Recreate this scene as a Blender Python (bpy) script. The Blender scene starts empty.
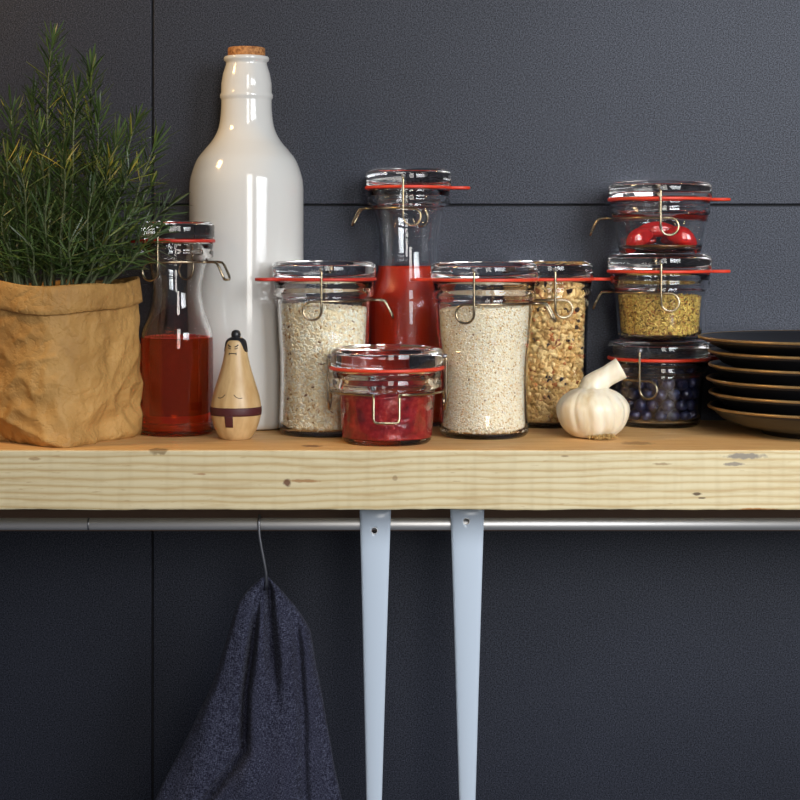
import bpy, bmesh, math, random
import numpy as np
from mathutils import Vector, noise

scene = bpy.context.scene
C = scene.collection
D = 1.7            # camera distance in front of the shelf's front edge (m)
EYE = 0.2          # eye height above the shelf top
WALL = 0.30        # wall surface behind the shelf's front edge

# ------------------------------------------------------------------ camera
cam = bpy.data.cameras.new('camera')
cam.sensor_width = 36
cam.lens = 36 * 1700 / 800
cam.shift_y = -150 / 800
cam.clip_start = 0.05
camo = bpy.data.objects.new('camera', cam)
camo.location = (0, -D, EYE)
camo.rotation_euler = (math.pi / 2, 0, 0)
C.objects.link(camo)
scene.camera = camo

# ------------------------------------------------------------------ world and light
w = bpy.data.worlds.new('room_light')
scene.world = w
w.use_nodes = True
bg = w.node_tree.nodes['Background']
bg.inputs[0].default_value = (0.80, 0.86, 1.0, 1)
bg.inputs[1].default_value = 0.12


def area(name, loc, target, sx, sy, power, col):
    l = bpy.data.lights.new(name, 'AREA')
    l.shape = 'RECTANGLE'
    l.size, l.size_y = sx, sy
    l.energy = power
    l.color = col
    o = bpy.data.objects.new(name, l)
    o.location = loc
    d = Vector(target) - Vector(loc)
    o.rotation_euler = d.to_track_quat('-Z', 'Y').to_euler()
    C.objects.link(o)
    return o


area('window_light', (0.38, -2.5, 0.85), (0, 0.1, 0), 0.50, 1.8, 25, (1.0, 0.97, 0.92))
sw = area('side_fill_light', (1.25, -1.7, 0.70), (0.50, 0.3, -0.02), 0.9, 1.1, 10, (0.92, 0.96, 1.0))  # unseen light added to brighten the wall towards the right, not a window
sw.data.spread = math.radians(75)
area('warm_lamp_light', (-0.95, -0.15, 0.92), (-0.22, 0.2, 0.2), 0.18, 0.18, 6.0, (1.0, 0.64, 0.26))

scene.view_settings.view_transform = 'Standard'
scene.view_settings.look = 'None'
scene.view_settings.exposure = 0.08
scene.view_settings.gamma = 1.0
scene.view_settings.use_curve_mapping = False
scene.cycles.max_bounces = 24
scene.cycles.transmission_bounces = 20
scene.cycles.transparent_max_bounces = 16
scene.cycles.glossy_bounces = 8
scene.cycles.diffuse_bounces = 4
scene.cycles.caustics_refractive = True
scene.cycles.caustics_reflective = True
scene.cycles.blur_glossy = 0.4
scene.cycles.sample_clamp_indirect = 40.0


def K(t):
    return (D + t) / D


def PX(x, t):
    return (x - 400) / 1000 * K(t)


def PZ(y, t):
    return EYE - (y - 250) / 1000 * K(t)


# ------------------------------------------------------------------ materials
class NT:
    def __init__(s, name):
        s.m = bpy.data.materials.new(name)
        s.m.use_nodes = True
        s.t = s.m.node_tree
        s.b = s.t.nodes['Principled BSDF']

    def n(s, typ, **kw):
        nd = s.t.nodes.new(typ)
        for k, v in kw.items():
            if k.startswith('i_'):
                key = k[2:]
                key = int(key) if key.isdigit() else key.replace('_', ' ')
                nd.inputs[key].default_value = v
            else:
                setattr(nd, k, v)
        return nd

    def l(s, a, b):
        s.t.links.new(a, b)

    def coords(s, scale=(1, 1, 1), loc=(0, 0, 0), gen='Object'):
        tc = s.n('ShaderNodeTexCoord')
        mp = s.n('ShaderNodeMapping')
        mp.inputs['Scale'].default_value = scale
        mp.inputs['Location'].default_value = loc
        s.l(tc.outputs[gen], mp.inputs[0])
        return mp.outputs[0]

    def noise(s, scale, vec=None, detail=4, rough=0.5):
        nd = s.n('ShaderNodeTexNoise')
        nd.inputs['Scale'].default_value = scale
        nd.inputs['Detail'].default_value = detail
        nd.inputs['Roughness'].default_value = rough
        if vec is not None:
            s.l(vec, nd.inputs['Vector'])
        return nd.outputs[0]

    def ramp(s, fac, stops):
        r = s.n('ShaderNodeValToRGB')
        e = r.color_ramp.elements
        while len(e) < len(stops):
            e.new(0.5)
        for i, (p, c) in enumerate(stops):
            e[i].position = p
            e[i].color = (c[0], c[1], c[2], 1)
        s.l(fac, r.inputs[0])
        return r.outputs[0]

    def mix(s, fac, a, b, mode='MIX'):
        m = s.n('ShaderNodeMix', data_type='RGBA', blend_type=mode)
        for sock, v in ((m.inputs[0], fac), (m.inputs[6], a), (m.inputs[7], b)):
            if isinstance(v, (int, float)):
                sock.default_value = v
            elif isinstance(v, tuple):
                sock.default_value = (v[0], v[1], v[2], 1)
            else:
                s.l(v, sock)
        return m.outputs[2]

    def math(s, op, a, b=0.0, c=0.0):
        m = s.n('ShaderNodeMath', operation=op)
        for i, v in enumerate((a, b, c)):
            if isinstance(v, (int, float)):
                m.inputs[i].default_value = v
            else:
                s.l(v, m.inputs[i])
        return m.outputs[0]

    def bump(s, h, strength, dist=0.001):
        b = s.n('ShaderNodeBump')
        b.inputs['Strength'].default_value = strength
        b.inputs['Distance'].default_value = dist
        s.l(h, b.inputs['Height'])
        s.l(b.outputs[0], s.b.inputs['Normal'])

    def set(s, **kw):
        for k, v in kw.items():
            s.b.inputs[k.replace('_', ' ')].default_value = v
        return s

    def col(s, c):
        if isinstance(c, tuple):
            s.b.inputs['Base Color'].default_value = (c[0], c[1], c[2], 1)
        else:
            s.l(c, s.b.inputs['Base Color'])
        return s


def srgb(r, g, b):
    f = lambda v: ((v / 255 + 0.055) / 1.055) ** 2.4 if v > 10 else v / 255 / 12.92
    return (f(r), f(g), f(b))


def plain(name, col, rough=0.5, metal=0.0, **kw):
    m = NT(name)
    m.col(col)
    m.set(Roughness=rough, Metallic=metal, **kw)
    return m.m


def mat_wall():
    m = NT('dark_slate_tile')
    v = m.coords()
    n1 = m.noise(3.0, v, 3)
    n2 = m.noise(700, v, 3, 0.85)
    n3 = m.noise(45, v, 5, 0.65)
    c = m.ramp(n1, [(0.3, (0.0075, 0.0085, 0.016)), (0.7, (0.013, 0.0150, 0.026))])
    sp = m.ramp(n2, [(0.40, (0.35, 0.35, 0.35)), (0.56, (1.0, 1.0, 1.0)), (0.68, (3.2, 3.2, 3.3))])
    c = m.mix(1.0, c, sp, 'MULTIPLY')
    m.col(c)
    m.set(Roughness=0.50)
    sl = m.n('ShaderNodeMapRange')
    sl.inputs['From Min'].default_value, sl.inputs['From Max'].default_value = 0.38, 0.66
    sl.inputs['To Min'].default_value, sl.inputs['To Max'].default_value = 0.15, 0.85
    m.l(n2, sl.inputs[0])
    m.l(sl.outputs[0], m.b.inputs['Specular IOR Level'])
    m.b.inputs['Specular Tint'].default_value = (0.86, 0.90, 1.0, 1)
    h = m.math('ADD', n2, m.math('MULTIPLY', n3, 1.6))
    m.bump(h, 0.30, 0.0009)
    return m.m


def mat_wood():
    m = NT('pine_board')
    tc = m.n('ShaderNodeTexCoord')
    obj = tc.outputs['Object']
    lo = m.n('ShaderNodeMapping')
    lo.inputs['Scale'].default_value = (1.6, 9, 9)
    m.l(obj, lo.inputs[0])
    n1 = m.noise(1.0, lo.outputs[0], 3, 0.5)
    lo2 = m.n('ShaderNodeMapping')
    lo2.inputs['Scale'].default_value = (9, 90, 90)
    m.l(obj, lo2.inputs[0])
    n2 = m.noise(1.0, lo2.outputs[0], 4, 0.6)
    sep = m.n('ShaderNodeSeparateXYZ')
    m.l(obj, sep.inputs[0])
    z = m.math('ADD', sep.outputs[2], 0.16)
    y = m.math('SUBTRACT', sep.outputs[1], 0.12)
    r = m.math('SQRT', m.math('ADD', m.math('MULTIPLY', z, z), m.math('MULTIPLY', y, y)))
    ph = m.math('ADD', m.math('MULTIPLY', r, 1250), m.math('MULTIPLY', n1, 34))
    ph = m.math('ADD', ph, m.math('MULTIPLY', n2, 7.5))
    s = m.math('MULTIPLY_ADD', m.math('SINE', ph), 0.5, 0.5)
    base = m.ramp(s, [(0.0, srgb(212, 200, 166)), (0.5, srgb(207, 194, 158)), (0.85, srgb(198, 181, 142)), (1.0, srgb(186, 162, 120))])
    # broad tone change and short dark saw flecks
    fl = m.n('ShaderNodeMapping')
    fl.inputs['Scale'].default_value = (60, 420, 420)
    m.l(obj, fl.inputs[0])
    n3 = m.noise(1.0, fl.outputs[0], 2, 0.5)
    fk = m.ramp(n3, [(0.66, (0, 0, 0)), (0.74, (1, 1, 1))])
    base = m.mix(m.math('MULTIPLY', fk, 0.4), base, srgb(140, 100, 55))
    n4 = m.noise(4.0, obj, 2)
    base = m.mix(m.math('MULTIPLY', n4, 0.35), base, srgb(190, 168, 122))
    saw = m.n('ShaderNodeMapping')
    saw.inputs['Scale'].default_value = (75, 6, 6)
    m.l(obj, saw.inputs[0])
    n6 = m.noise(1.0, saw.outputs[0], 2, 0.5)
    base = m.mix(m.ramp(n6, [(0.5, (0, 0, 0)), (0.75, (.22, .22, .22))]), base, srgb(160, 138, 98))
    n7 = m.noise(1.0, lo2.outputs[0], 5, 0.7)
    base = m.mix(m.ramp(n7, [(0.5, (0, 0, 0)), (0.75, (.6, .6, .6))]), base, srgb(168, 140, 96))
    # the top is a warmer brown than the sawn front
    geo = m.n('ShaderNodeNewGeometry')
    sepn = m.n('ShaderNodeSeparateXYZ')
    m.l(geo.outputs['True Normal'], sepn.inputs[0])
    topf = m.math('GREATER_THAN', sepn.outputs[2], 0.8)
    n5 = m.noise(14, lo.outputs[0], 3)
    topc = m.ramp(n5, [(0.35, srgb(214, 152, 82)), (0.65, srgb(228, 176, 104))])
    base = m.mix(m.math('MULTIPLY', topf, 0.72), base, topc)
    # knots and weather stains: (x, y, z, rx, rz, colour, strength)
    knots = [(-0.113, 0, -0.033, .0045, .0045, srgb(96, 58, 40), .9), (-0.095, 0, -0.031, .016, .0022, srgb(150, 105, 62), .7),
             (-0.242, 0, 0.0, .012, .006, srgb(120, 96, 62), .75), (0.345, 0, -0.006, .022, .0035, srgb(132, 124, 112), .95),
             (0.335, 0, -0.014, .012, .0022, srgb(136, 126, 112), .9), (0.297, 0, -0.044, .006, .0016, srgb(80, 62, 44), .9),
             (0.302, 0, -0.048, .004, .001, srgb(80, 62, 44), .9), (0.262, 0, -0.014, .009, .0016, srgb(140, 115, 80), .7),
             (-0.005, 0, -0.028, .003, .003, srgb(120, 90, 60), .5), (0.165, 0, -0.006, .005, .001, srgb(120, 95, 64), .7),
             (-0.09, 0.035, 0, .012, .004, srgb(110, 70, 40), .8), (0.355, 0, -0.0595, .022, .0018, srgb(176, 120, 70), .9),
             (-0.365, 0, -0.009, .008, .002, srgb(140, 105, 66), .6), (-0.2, 0, -0.024, .008, .0012, srgb(150, 105, 66), .7),
             (0.245, 0.06, 0, .02, .006, srgb(130, 98, 64), .6)]
    warp = m.noise(160, obj, 3)
    for (kx, ky, kz, rx, rz, c, st) in knots:
        mp = m.n('ShaderNodeMapping')
        mp.inputs['Scale'].default_value = (1 / rx, 1 / (rz * 3), 1 / rz)
        mp.inputs['Location'].default_value = (-kx / rx, -ky / (rz * 3), -kz / rz)
        m.l(obj, mp.inputs[0])
        ln = m.n('ShaderNodeVectorMath', operation='LENGTH')
        m.l(mp.outputs[0], ln.inputs[0])
        dd = m.math('ADD', ln.outputs['Value'], m.math('MULTIPLY_ADD', warp, 1.4, -0.7))
        f = m.ramp(dd, [(0.62, (st, st, st)), (1.0, (0, 0, 0))])
        base = m.mix(f, base, c)
    m.col(base)
    m.set(Roughness=0.6)
    m.b.inputs['Specular IOR Level'].default_value = 0.3
    m.bump(m.math('ADD', m.math('MULTIPLY', s, -0.3), n2), 0.35, 0.0006)
    return m.m


def mat_glass(name='clear_jar_glass', ior=1.45, col=(1.0, 1.0, 1.0), turbid=None):
    m = NT(name)
    m.t.nodes.remove(m.b)
    g = m.n('ShaderNodeBsdfGlass')
    g.inputs['Color'].default_value = (*col, 1)
    g.inputs['Roughness'].default_value = 0.0
    g.inputs['IOR'].default_value = ior
    out = g.outputs[0]
    if turbid:
        d = m.n('ShaderNodeBsdfDiffuse')
        d.inputs['Color'].default_value = (*turbid, 1)
        mx = m.n('ShaderNodeMixShader')
        mx.inputs[0].default_value = 0.16
        m.l(out, mx.inputs[1])
        m.l(d.outputs[0], mx.inputs[2])
        out = mx.outputs[0]
    m.l(out, m.t.nodes['Material Output'].inputs[0])
    return m.m


def mat_island(name, stops, rough=0.6, bumpscale=None, **kw):
    m = NT(name)
    geo = m.n('ShaderNodeNewGeometry')
    m.col(m.ramp(geo.outputs['Random Per Island'], stops))
    m.set(Roughness=rough, **kw)
    if bumpscale:
        m.bump(m.noise(bumpscale, m.coords()), 0.5, 0.0008)
    return m.m


M = {}
M['wall'] = mat_wall()
M['grout'] = plain('dark_grout', (0.006, 0.006, 0.008), 0.9)
M['wood'] = mat_wood()
M['batten'] = plain('dark_brown_batten', (0.14, 0.075, 0.040), 0.7)
M['steel'] = plain('brushed_steel', (0.90, 0.87, 0.84), 0.52, 1.0)
M['hook'] = plain('grey_steel_wire', (0.30, 0.30, 0.32), 0.35, 1.0)
M['wire'] = plain('brassy_steel_wire', (0.38, 0.31, 0.21), 0.25, 1.0)
M['glass'] = mat_glass()
M['gasket'] = plain('orange_red_rubber', srgb(212, 58, 32), 0.42, Subsurface_Weight=0.1)
M['gasket_dark'] = plain('dark_red_rubber', srgb(190, 40, 24), 0.42, Subsurface_Weight=0.1)
M['ceramic'] = plain('white_glazed_stoneware', (0.66, 0.645, 0.61), 0.12, Coat_Weight=0.4, Coat_Roughness=0.05)
M['enamel'] = plain('pale_blue_white_enamel', (0.50, 0.57, 0.66), 0.25, Coat_Weight=0.2)
M['hair'] = plain('black_paint', (0.012, 0.012, 0.014), 0.35)
M['belt'] = plain('maroon_paint', (0.065, 0.011, 0.014), 0.5)
M['plate'] = plain('charcoal_stoneware', (0.012, 0.012, 0.014), 0.32)


def mat_cork():
    m = NT('cork')
    v = m.noise(300, m.coords(), 3)
    m.col(m.ramp(v, [(0.35, srgb(130, 80, 40)), (0.6, srgb(190, 132, 78))]))
    m.set(Roughness=0.8)
    return m.m


M['cork'] = mat_cork()


def mat_plate_rim():
    m = NT('bronze_glaze_rim')
    v = m.noise(30, m.coords(), 3)
    m.col(m.ramp(v, [(0.35, (0.30, 0.18, 0.07)), (0.65, (0.46, 0.30, 0.13))]))
    m.set(Roughness=0.3, Metallic=0.6)
    return m.m


M['plate_rim'] = mat_plate_rim()


def mat_figwood():
    m = NT('pale_turned_wood')
    v = m.coords((70, 70, 7))
    n = m.noise(1.0, v, 4)
    m.col(m.ramp(n, [(0.3, srgb(176, 140, 92)), (0.5, srgb(204, 172, 124)), (0.7, srgb(186, 150, 100))]))
    m.set(Roughness=0.38)
    return m.m


M['figwood'] = mat_figwood()


def mat_paper():
    m = NT('brown_washable_paper')
    v = m.coords()
    n1 = m.noise(10, v, 5, 0.6)
    n2 = m.noise(120, v, 5, 0.65)
    m.col(m.ramp(n1, [(0.32, srgb(148, 108, 58)), (0.5, srgb(176, 134, 76)), (0.66, srgb(196, 152, 90))]))
    m.set(Roughness=0.62)
    m.b.inputs['Specular IOR Level'].default_value = 0.3
    r1 = m.math('ABSOLUTE', m.math('SUBTRACT', m.noise(22, v, 3, 0.55), 0.5))
    r2 = m.math('ABSOLUTE', m.math('SUBTRACT', m.noise(60, v, 3, 0.6), 0.5))
    h = m.math('ADD', m.math('MULTIPLY', m.math('MINIMUM', r1, 0.10), 6.0), m.math('MULTIPLY', m.math('MINIMUM', r2, 0.08), 3.0))
    h = m.math('ADD', h, m.math('MULTIPLY', n2, 0.5))
    h = m.math('ADD', h, m.math('MULTIPLY', m.noise(300, v, 3, 0.6), 0.25))
    m.bump(h, 0.8, 0.0020)
    return m.m


M['paper'] = mat_paper()


def mat_towel():
    m = NT('indigo_linen')
    v = m.coords()
    n1 = m.noise(7, v, 4)
    wx = m.noise(1.0, m.coords((2600, 60, 420)), 2)
    wz = m.noise(1.0, m.coords((420, 60, 2600)), 2)
    t = m.math('ADD', wx, wz)
    t = m.math('MULTIPLY', t, 0.5)
    c = m.ramp(t, [(0.40, (0.003, 0.003, 0.009)), (0.50, (0.017, 0.019, 0.038)), (0.62, (0.115, 0.125, 0.185))])
    c = m.mix(m.math('MULTIPLY', n1, 0.4), c, (0.022, 0.018, 0.032))
    m.col(c)
    m.set(Roughness=0.9, Sheen_Weight=0.04, Sheen_Roughness=0.5)
    m.b.inputs['Specular IOR Level'].default_value = 0.15
    m.bump(t, 0.8, 0.0008)
    return m.m


M['towel'] = mat_towel()


def mat_garlic():
    m = NT('garlic_skin')
    v = m.coords((60, 60, 10))
    n = m.noise(1.0, v, 3)
    m.col(m.ramp(n, [(0.3, srgb(205, 186, 150)), (0.5, srgb(226, 214, 188)), (0.65, srgb(232, 224, 204))]))
    m.set(Roughness=0.42, Subsurface_Weight=0.25, Subsurface_Scale=0.006)
    m.b.inputs['Subsurface Radius'].default_value = (1, 0.7, 0.4)
    m.bump(m.noise(1.0, m.coords((300, 300, 20)), 2), 0.2, 0.0005)
    return m.m


M['garlic'] = mat_garlic()
M['root'] = mat_island('dry_root', [(0.0, srgb(150, 115, 60)), (1.0, srgb(205, 170, 105))], 0.8)
M['leaf'] = mat_island('rosemary_leaf', [(0.0, (0.018, 0.036, 0.008)), (0.5, (0.036, 0.066, 0.014)), (0.88, (0.085, 0.14, 0.035)), (0.975, (0.16, 0.18, 0.03)), (1.0, (0.36, 0.26, 0.03))], 0.4)  # the last, yellow stops paint warm sun highlights onto random needles
M['stem'] = plain('rosemary_stem', (0.10, 0.12, 0.055), 0.6)
M['soil'] = plain('dark_soil', (0.015, 0.010, 0.007), 0.95)
M['rice'] = mat_island('rice_grain', [(0.0, srgb(236, 212, 160)), (0.3, srgb(255, 244, 212)), (0.9, srgb(255, 254, 240)), (0.965, srgb(210, 170, 110)), (1.0, srgb(120, 85, 50))], 0.45)
M['quinoa'] = mat_island('quinoa_grain', [(0.0, srgb(214, 176, 116)), (0.18, srgb(246, 232, 196)), (0.85, srgb(255, 252, 240)), (0.975, srgb(228, 190, 120)), (1.0, srgb(120, 86, 54))], 0.5)
M['granola'] = mat_island('toasted_oats', [(0.0, srgb(200, 150, 84)), (0.4, srgb(232, 194, 124)), (0.85, srgb(246, 216, 154)), (0.90, srgb(168, 100, 48)), (0.95, srgb(206, 118, 48)), (0.965, srgb(70, 50, 50)), (1.0, srgb(52, 42, 48))], 0.6, 700)
M['herb'] = mat_island('dried_oregano', [(0.0, srgb(96, 74, 28)), (0.3, srgb(190, 156, 66)), (0.8, srgb(240, 214, 120)), (0.92, srgb(180, 104, 40)), (1.0, srgb(90, 56, 26))], 0.6)


def mat_jam():
    m = NT('crushed_red_fruit')
    v = m.coords()
    n = m.noise(70, v, 5, 0.6)
    m.col(m.ramp(n, [(0.3, (0.14, 0.004, 0.008)), (0.5, (0.36, 0.012, 0.018)), (0.68, (0.60, 0.05, 0.04))]))
    m.set(Roughness=0.22, Subsurface_Weight=0.1, Subsurface_Scale=0.01)
    m.bump(m.noise(140, v, 4), 0.5, 0.002)
    return m.m


M['jam'] = mat_jam()
M['passata'] = plain('tomato_sauce', (0.62, 0.034, 0.007), 0.25)
M['liquid'] = mat_glass('red_orange_drink', 1.34, (0.98, 0.26, 0.07), (0.90, 0.09, 0.015))
M['pepper'] = plain('shiny_red_pepper', (0.60, 0.014, 0.012), 0.15, Coat_Weight=0.5)
M['oil'] = plain('oil_brown_seeds', (0.18, 0.07, 0.015), 0.2)


def mat_berry():
    m = NT('blueberry_bloom')
    n = m.noise(90, m.coords(), 3)
    m.col(m.ramp(n, [(0.42, (0.006, 0.008, 0.028)), (0.68, (0.045, 0.060, 0.17))]))
    m.set(Roughness=0.35)
    return m.m


M['berry'] = mat_berry()


# ------------------------------------------------------------------ mesh helpers
def mesh_obj(name, verts, faces, mat, parent=None, smooth=True, mats=None, fmat=None):
    me = bpy.data.meshes.new(name)
    me.from_pydata([tuple(v) for v in verts], [], faces)
    me.validate()
    if mats:
        for m in mats:
            me.materials.append(m)
        me.polygons.foreach_set('material_index', fmat)
    else:
        me.materials.append(mat)
    me.polygons.foreach_set('use_smooth', [smooth] * len(me.polygons))
    bm = bmesh.new()
    bm.from_mesh(me)
    bmesh.ops.remove_doubles(bm, verts=bm.verts, dist=1e-7)
    bm.to_mesh(me)
    bm.free()
    o = bpy.data.objects.new(name, me)
    C.objects.link(o)
    if parent:
        o.parent = parent
    return o


def tag(o, label, cat, group=None, kind=None):
    o['label'] = label
    o['category'] = cat
    if group:
        o['group'] = group
    if kind:
        o['kind'] = kind
    return o


def thing(name, label, cat, loc=(0, 0, 0), rz=0, group=None):
    o = bpy.data.objects.new(name, None)
    o.empty_display_size = 0.02
    C.objects.link(o)
    o.location = loc
    o.rotation_euler = (0, 0, rz)
    return tag(o, label, cat, group)


def lathe(profile, seg=96, wob=None):
    """profile: (r,z) list; r==0 ends make poles. Returns verts, faces."""
    V, F, rows = [], [], []
    for (r, z) in profile:
        if r < 1e-6:
            rows.append([len(V)])
            V.append((0, 0, z))
        else:
            st = len(V)
            for i in range(seg):
                a = 2 * math.pi * i / seg
                rr = r * (wob(a, z) if wob else 1)
                V.append((rr * math.cos(a), rr * math.sin(a), z))
            rows.append(list(range(st, st + seg)))
    for a, b in zip(rows[:-1], rows[1:]):
        for i in range(seg):
            j = (i + 1) % seg
            if len(a) == 1 and len(b) == 1:
                continue
            if len(a) == 1:
                F.append((a[0], b[j], b[i]))
            elif len(b) == 1:
                F.append((a[i], a[j], b[0]))
            else:
                F.append((a[i], a[j], b[j], b[i]))
    return V, F


def smooth_profile(pts, n=5):
    """Catmull-Rom through (r,z) points."""
    out = []
    P = [pts[0]] + list(pts) + [pts[-1]]
    for i in range(1, len(P) - 2):
        p0, p1, p2, p3 = [np.array(q, float) for q in P[i - 1:i + 3]]
        for s in range(n):
            t = s / n
            out.append(tuple(0.5 * ((2 * p1) + (-p0 + p2) * t + (2 * p0 - 5 * p1 + 4 * p2 - p3) * t ** 2 + (-p0 + 3 * p1 - 3 * p2 + p3) * t ** 3)))
    out.append(tuple(pts[-1]))
    return out


def tube(points, r, seg=8, closed=False, taper=None):
    P = [Vector(p) for p in points]
    n = len(P)
    V, F = [], []
    nrm = None
    for i in range(n):
        if closed:
            d = P[(i + 1) % n] - P[i - 1]
        else:
            d = P[min(i + 1, n - 1)] - P[max(i - 1, 0)]
        d.normalize()
        if nrm is None:
            nrm = d.orthogonal().normalized()
        else:
            nrm = (nrm - d * nrm.dot(d)).normalized()
        bn = d.cross(nrm)
        rr = r * (taper(i / (n - 1)) if taper else 1)
        for k in range(seg):
            a = 2 * math.pi * k / seg
            V.append(P[i] + (nrm * math.cos(a) + bn * math.sin(a)) * rr)
    m = n if closed else n - 1
    for i in range(m):
        for k in range(seg):
            a, b = i * seg + k, i * seg + (k + 1) % seg
            c, d_ = ((i + 1) % n) * seg + (k + 1) % seg, ((i + 1) % n) * seg + k
            F.append((a, b, c, d_))
    if not closed:
        F.append(tuple(range(seg - 1, -1, -1)))
        F.append(tuple(range((n - 1) * seg, n * seg)))
    return V, F


def join(parts):
    V, F = [], []
    for v, f in parts:
        o = len(V)
        V += list(v)
        F += [tuple(i + o for i in q) for q in f]
    return V, F


def box(x0, x1, y0, y1, z0, z1):
    V = [(x, y, z) for z in (z0, z1) for y in (y0, y1) for x in (x0, x1)]
    F = [(0, 2, 3, 1), (4, 5, 7, 6), (0, 1, 5, 4), (2, 6, 7, 3), (0, 4, 6, 2), (1, 3, 7, 5)]
    return V, F


def bevel(o, wdt, seg=2):
    md = o.modifiers.new('bevel', 'BEVEL')
    md.width = wdt
    md.segments = seg
    md.limit_method = 'ANGLE'
    return o


def ico(sub):
    bm = bmesh.new()
    bmesh.ops.create_icosphere(bm, subdivisions=sub, radius=1)
    V = np.array([v.co[:] for v in bm.verts])
    F = [tuple(v.index for v in f.verts) for f in bm.faces]
    bm.free()
    return V, F


def rotm(rng):
    q = rng.normal(size=4)
    q /= np.linalg.norm(q)
    a, b, c, d = q
    return np.array([[1 - 2 * (c * c + d * d), 2 * (b * c - a * d), 2 * (b * d + a * c)],
                     [2 * (b * c + a * d), 1 - 2 * (b * b + d * d), 2 * (c * d - a * b)],
                     [2 * (b * d - a * c), 2 * (c * d + a * b), 1 - 2 * (b * b + c * c)]])


# ------------------------------------------------------------------ setting: wall, batten
def setting():
    g = 0.0012
    zt, xv = PZ(205, WALL), PX(152.5, WALL)
    V, F = join([box(-1.3, xv - g, WALL, WALL + .012, zt + g, .95), box(xv + g, 1.3, WALL, WALL + .012, zt + g, .95),
                 box(-1.3, xv - g, WALL, WALL + .012, -.75, zt - g), box(xv + g, 1.3, WALL, WALL + .012, -.75, zt - g)])
    o = mesh_obj('wall_back', V, F, M['wall'], smooth=False)
    bevel(o, .0008)
    o['kind'] = 'structure'
    V, F = box(-1.3, 1.3, WALL + .0035, WALL + .03, -.75, .95)
    o2 = mesh_obj('wall_grout', V, F, M['grout'], o, smooth=False)


setting()

# shelf
V, F = box(-.75, .75, 0, WALL - .0005, -.06, 0)
bm = bmesh.new()
me = bpy.data.meshes.new('x')
me.from_pydata(V, [], F)
bm.from_mesh(me)
bmesh.ops.subdivide_edges(bm, edges=[e for e in bm.edges if abs(e.verts[0].co.x - e.verts[1].co.x) > 1], cuts=160, use_grid_fill=True)
for v in bm.verts:
    if v.co.y < .01:
        v.co.y += 0.0012 * noise.noise(Vector((v.co.x * 9, v.co.z * 20, 0)))
        if v.co.z < -.03:
            v.co.z += 0.0010 * noise.noise(Vector((v.co.x * 12, 3, 5))) + 0.0006 * noise.noise(Vector((v.co.x * 60, 3, 5)))
me2 = bpy.data.meshes.new('wooden_shelf')
bm.to_mesh(me2)
bm.free()
me2.materials.append(M['wood'])
shelf = bpy.data.objects.new('wooden_shelf', me2)
C.objects.link(shelf)
bevel(shelf, .0018)
tag(shelf, 'thick pale pine wall shelf with knots and a warm brown top', 'shelf')

V, F = box(-.75, .75, .272, WALL - .0005, -.126, -.0605)
o = mesh_obj('shelf_batten', V, F, M['batten'], smooth=False)
tag(o, 'dark brown wooden batten on the wall behind the hanging rail', 'batten')

# hanging rail
ROD_T, ROD_Z, ROD_R = .07, PZ(524, .07), .0063
rod = thing('hanging_rail', 'brushed steel rail hanging below the front of the wooden shelf', 'rail', (0, ROD_T, ROD_Z))
V, F = tube([(-.75, 0, 0), (.75, 0, 0)], ROD_R, 24)
mesh_obj('rod', V, F, M['steel'], rod)
for sx in (-.64, .64):
    V, F = tube([(sx, 0, 0), (sx, .2015, 0)], .004, 12)
    mesh_obj('bracket', V, F, M['steel'], rod)
xj = PX(89, ROD_T)
V, F = tube([(xj - .0008, 0, 0), (xj + .0008, 0, 0)], ROD_R + .0003, 24)
mesh_obj('joint_ring', V, F, M['hook'], rod)


# ------------------------------------------------------------------ jars
def clasp_paths(R, zl, zw, rb, rw, lever=.016, drop=.018, lw=.0075):
    """wire: pivot on the lid -> down -> curl -> around the neck -> lever loop; both sides in one wire."""
    rc = .0098
    yl = -(R + .0022)
    side = []
    side.append((0, yl + .004, zl))
    side.append((0, yl, zl))
    side.append((0, yl - .0004, zl - .004))
    zc = zw - rc
    nst = 6
    for i in range(1, nst + 1):
        f = i / nst
        side.append((0, yl - .0004, zl - .004 + (zc - zl + .004) * f))
    for i in range(1, 17):
        a = -math.pi * 1.5 * i / 16
        side.append((-rc + rc * math.cos(a), yl + (i / 16) * .0022 + .0002, zc + rc * math.sin(a)))
    yend = yl + .0024
    # run from the curl's top to the neck and around it
    a0 = math.atan2(yend, -rc)
    rs = math.hypot(yend, rc)
    aend = -math.asin(lw / rb)
    for i in range(1, 25):
        f = i / 24
        a = a0 + (aend - a0) * f
        r = rs + (rb + .0014 - rs) * min(1, f * 1.7)
        side.append((r * math.cos(a), r * math.sin(a), zw))
    ex = rb + .0014
    side += [(ex + lever * .55, -lw, zw + .0002), (ex + lever * .85, -lw, zw - .0006), (ex + lever, -lw, zw - .004),
             (ex + lever + .0055, -lw, zw - drop + .003), (ex + lever + .0065, -lw + .001, zw - drop),
             (ex + lever + .0068, -lw + .003, zw - drop - .001)]
    other = [(x, -y, z) for (x, y, z) in reversed(side)]
    return side + other


def gasket_mesh(R, zg, tab=.021, th=.0032):
    ro, ri = R + .0008, R * .74
    n = 128
    ring = []
    tw = .22
    for i in range(n):
        a = 2 * math.pi * i / n
        d = abs((a - math.pi + math.pi) % (2 * math.pi) - math.pi)
        r = ro
        if d < tw:
            r = ro + tab * (1 - (d / tw) ** 2) ** 0.35
        ring.append((a, r))
    V, F = [], []
    for (a, r) in ring:
        for (rr, z) in ((ri, zg - th / 2), (r - .0006, zg - th / 2), (r, zg - th / 4), (r, zg + th / 4), (r - .0006, zg + th / 2), (ri, zg + th / 2)):
            V.append((rr * math.cos(a), rr * math.sin(a), z))
    for i in range(n):
        j = (i + 1) % n
        for k in range(6):
            l_ = (k + 1) % 6
            F.append((i * 6 + k, j * 6 + k, j * 6 + l_, i * 6 + l_))
    return V, F


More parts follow.
